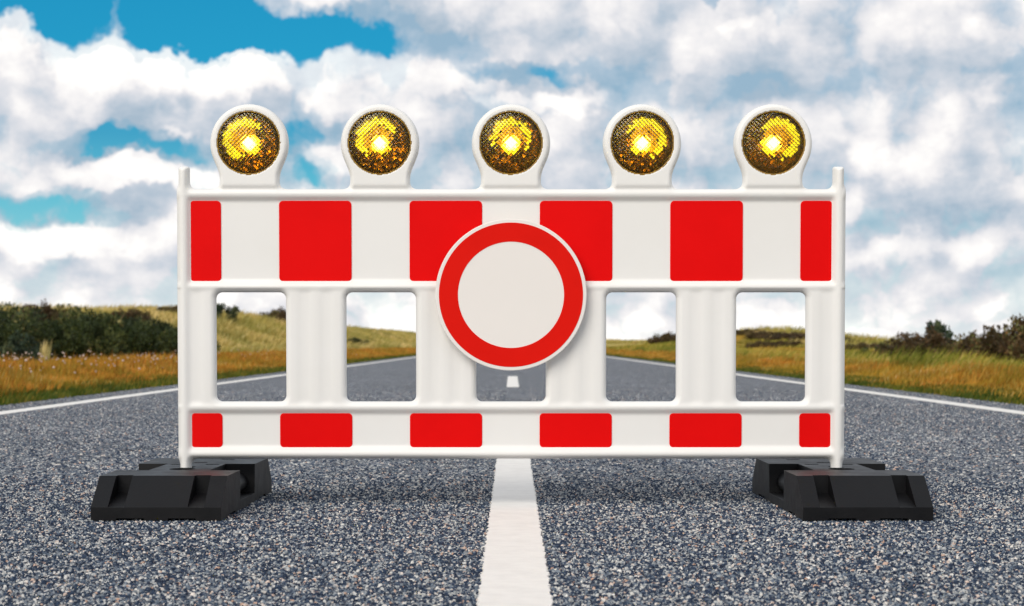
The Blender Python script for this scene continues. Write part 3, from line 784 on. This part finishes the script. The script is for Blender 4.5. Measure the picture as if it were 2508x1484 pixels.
# tall rusty stalks with pale seed heads, left
X, Y = scatter(2600, 5.4, 9.5, 17, 75, -1)
blades('tall_stalk', X, Y, (.24 + .16 * rng.random(len(X))) * (1 - .45 * sstep(-X, 6.5, 9.5)), .010 + .0002 * Y, M_VERGE, lean=.2, wind=(.05, 0), tint=rng.random(len(X)) * .5, label='tall rusty seed stalks above the left verge grass')
X, Y = scatter(1500, 4.9, 9.5, 15, 60, -1); keep = rng.random(len(X)) < .12 + .55 * (Y < 30); X, Y = X[keep], Y[keep]
n = len(X); Zc = terrain(X, Y) + rng.uniform(.14, .36, n) * (1 - .4 * sstep(-X, 6.5, 9.5)); rad = rng.uniform(.008, .016, n)
ico = bmesh.new(); bmesh.ops.create_icosphere(ico, subdivisions=1, radius=1); IV = np.array([v_.co[:] for v_ in ico.verts]); IF = np.array([[v_.index for v_ in f.verts] for f in ico.faces]); ico.free()
V = (IV[None] * (rad[:, None, None] * rng.uniform(.7, 1.3, (n, 1, 3))) + np.stack([X, Y, Zc], 1)[:, None]).reshape(-1, 3)
F = (IF[None] + (np.arange(n) * len(IV))[:, None, None]).reshape(-1, 3)
tag(link('seed_heads', np_mesh('seed_heads', V, F, np.full(len(F), 3), True), M_SEED), 'pale fluffy seed heads scattered over the left verge grass', 'wildflowers', kind='stuff')

# ------------------------------------------------------------ shrubs
def foliage_mesh(rx, ry, rz, nclump, nleaf, leaf, seed, open_=.0, spiky=.3):
    r_ = np.random.default_rng(seed)
    d = r_.normal(size=(nclump, 3)); d[:, 2] = np.abs(d[:, 2]) * 1.1 - .25; d /= np.linalg.norm(d, axis=1)[:, None]
    C = d * r_.uniform(.45, .95, (nclump, 1)) * [rx, ry, rz] + [0, 0, rz * .42]
    C[:, 2] = np.maximum(C[:, 2], .04)
    cr = r_.uniform(.16, .36, nclump) * min(rx, rz) * (1 - open_ * .5)
    ct = r_.random(nclump)
    ci = r_.integers(0, nclump, nleaf)
    e = r_.normal(size=(nleaf, 3)); e /= np.linalg.norm(e, axis=1)[:, None]
    pos = C[ci] + e * (cr[ci] * r_.uniform(.3, 1.0, nleaf) ** .6)[:, None]
    pos[:, 2] += np.abs(r_.normal(0, spiky * .1, nleaf)) * (e[:, 2] > .6)
    pos[:, 2] = np.maximum(pos[:, 2], .0)
    up = r_.normal(size=(nleaf, 3)) * .6 + e + [0, 0, .5]; up /= np.linalg.norm(up, axis=1)[:, None]
    sdv = np.cross(up, r_.normal(size=(nleaf, 3))); sdv /= np.linalg.norm(sdv, axis=1)[:, None]
    L = leaf * r_.uniform(.6, 1.5, nleaf)[:, None]; w = sdv * L * .28
    V = np.stack([pos, pos + up * L * .5 + w, pos + up * L, pos + up * L * .5 - w], 1).reshape(-1, 3)
    F = np.arange(nleaf * 4).reshape(-1, 4)
    t_ = np.clip(.62 * ct[ci] + .42 * r_.random(nleaf) ** 1.2, 0, 1)
    return np_mesh('foliage', V, F, np.full(nleaf, 4), False, {'tint': np.repeat(t_, 4)})
def stems_mesh(rx, ry, rz, n, seed):
    r_ = np.random.default_rng(seed); V = []; F = []
    for _ in range(n):
        b = np.array([r_.normal(0, .08) * rx, r_.normal(0, .08) * ry, -.05]); tp = np.array([r_.uniform(-.8, .8) * rx, r_.uniform(-.8, .8) * ry, rz * r_.uniform(.7, 1.25)])
        md = (b + tp) / 2 + r_.normal(0, .08, 3) * rx
        o = len(V)
        for q, rad_ in ((b, .022), (md, .014), (tp, .004)):
            for k in range(5): a = 2 * math.pi * k / 5; V.append(q + np.array([math.cos(a), math.sin(a), 0]) * rad_)
        for s_ in range(2):
            for k in range(5): k2 = (k + 1) % 5; F.append((o + s_ * 5 + k, o + s_ * 5 + k2, o + s_ * 5 + 5 + k2, o + s_ * 5 + 5 + k))
    return np_mesh('stems', V, F, [4] * len(F), True)
PROTO = {}
def shrub_kind(key, rx, ry, rz, nc, nl, leaf, m, seed, **kw):
    f = foliage_mesh(rx, ry, rz, nc, nl, leaf, seed, **kw); f.materials.append(m)
    s_ = stems_mesh(rx, ry, rz, 9, seed); s_.materials.append(M_BARK)
    PROTO[key] = (f, s_)
for q in range(3): shrub_kind(('dark', q), 1.25, 1.1, .62, 46, 11000, .060, M_LEAF, 20 + q)
for q in range(2): shrub_kind(('heath', q), 1.2, 1.0, .50, 70, 12000, .055, M_HEATH, 40 + q, open_=.0)
shrub_kind(('open', 0), .55, .5, .42, 22, 2600, .055, M_BLUEG, 60, open_=.8)
shrub_kind(('blue', 0), .8, .7, .42, 30, 6000, .05, M_BLUEG, 61)
nshrub = 0
def shrub(key, X, Y, sx_=1, sz_=1, label='', group=None, name='shrub', sink=.05, dz=0):
    e = empty(name, (X, Y, float(terrain(X, Y)) - sink + dz)); e.scale = (sx_, sx_, sz_); e.rotation_euler.z = rng.uniform(0, 6.28)
    tag(e, label, 'shrub', group)
    f, s_ = PROTO[key]; link('foliage', f, None, e); link('stems', s_, None, e); return e
def pxX(px, Y): return (px - 1254) / FPX * Y
# dark thicket behind the left verge (a row running along the road)
k = 0
for Y_, px_, sc, sz_ in ((37, -70, 1.0, 1.0), (38.5, 30, 1.0, 1.12), (40, 118, 1.05, 1.30), (41.5, 200, 1.0, 1.30), (43.5, 265, 1.05, 1.25), (46, 325, 1.05, 1.22),
                    (49, 372, 1.1, 1.22), (52, 415, 1.1, 1.15), (56, 452, 1.0, 1.0), (47, 290, 1.2, 1.25), (52, 350, 1.2, 1.2),
                    (43, 60, 1.2, 1.2), (45, 160, 1.2, 1.35), (48, 240, 1.2, 1.3), (50, 10, 1.3, 1.1)):
    shrub(('dark', k % 3), pxX(px_, Y_), Y_, sc, sz_, 'dense dark green shrub in the thicket behind the left verge', 'dark shrubs of the thicket left of the road'); k += 1
shrub(('blue', 0), pxX(35, 30), 30, .95, 1.05, 'low blue-green bush in front of the dark thicket, at the left edge of the photo')
shrub(('heath', 0), pxX(110, 44), 44, .75, 1.0, 'brownish bush topping the thicket at the far left', dz=.62)
shrub(('heath', 1), pxX(320, 52), 52, .8, .9, 'russet bush on the crest above the thicket', dz=.75)
shrub(('open', 0), pxX(548, 98), 98, 2.1, 2.0, 'small green bush on the dune crest, at the top left of the leftmost barrier opening', sink=.1)
shrub(('heath', 0), pxX(690, 122), 122, 1.9, 1.6, 'dark brown heath bush on the crest at the right of the leftmost barrier opening', sink=.1)
shrub(('heath', 1), pxX(430, 98), 98, 1.4, .9, 'dark heath bush on the dune crest just left of the barrier', sink=.1)
shrub(('dark', 0), pxX(872, 120), 120, 1.0, .8, 'dark green bush at the foot of the dune, in the second barrier opening from left')
# right side
shrub(('heath', 0), pxX(2280, 35), 35, 1.0, .95, 'brown bush under the blue-green shrub on the right slope')
shrub(('blue', 0), pxX(2360, 36), 36, .95, .9, 'low green bush between the two brown bushes on the right slope')
shrub(('open', 0), pxX(2295, 36.5), 36.5, .9, 1.2, 'open blue-green shrub rising above the brown bush on the right slope', dz=.2)
shrub(('dark', 1), pxX(2150, 37), 37, .62, .55, 'small low dark bush on the right slope, nearest to the barrier')
shrub(('heath', 1), pxX(2205, 37), 37, .6, .6, 'low brown bush beside the small dark bush on the right slope')
shrub(('heath', 1), pxX(2445, 30.5), 30.5, .8, .98, 'large reddish brown bush near the right edge of the photo')
shrub(('heath', 0), pxX(2535, 30), 30, .95, 1.3, 'tallest brown bush, cut off by the right edge of the photo')
for q, (px_, Y_, s_) in enumerate(((1870, 84, .9), (1915, 82, 1.1), (1955, 79, 1.3), (1990, 77, 1.2), (2045, 72, 1.0), (1930, 72, .8), (1860, 74, .7), (2120, 60, .9))):
    shrub(('heath', q % 2), pxX(px_, Y_), Y_, s_, .5, 'dark heather patch on top of the right hill', 'heather patches on the right hill', name='heather_patch')
shrub(('heath', 0), pxX(1640, 115), 115, 1.6, 1.0, 'brown bush on the dune in the fourth barrier opening from the left')
shrub(('heath', 1), pxX(1835, 90), 90, 1.0, .5, 'small dark patch of heather at the left foot of the right hill')
# tall tan tuft at the left
n = 60; X = pxX(108, 27.5) + rng.normal(0, .035, n); Y = 27.5 + rng.normal(0, .04, n)
o = blades('grass_tuft', X, Y, .36 + .22 * rng.random(n), np.full(n, .018), M_DUNE, lean=.12, wind=(.1, 0), tint=.7 + .3 * rng.random(n))
for k_2 in ('kind',):
    if k_2 in o: del o[k_2]
tag(o, 'upright straw-coloured grass tuft in front of the dark thicket', 'grass tuft')
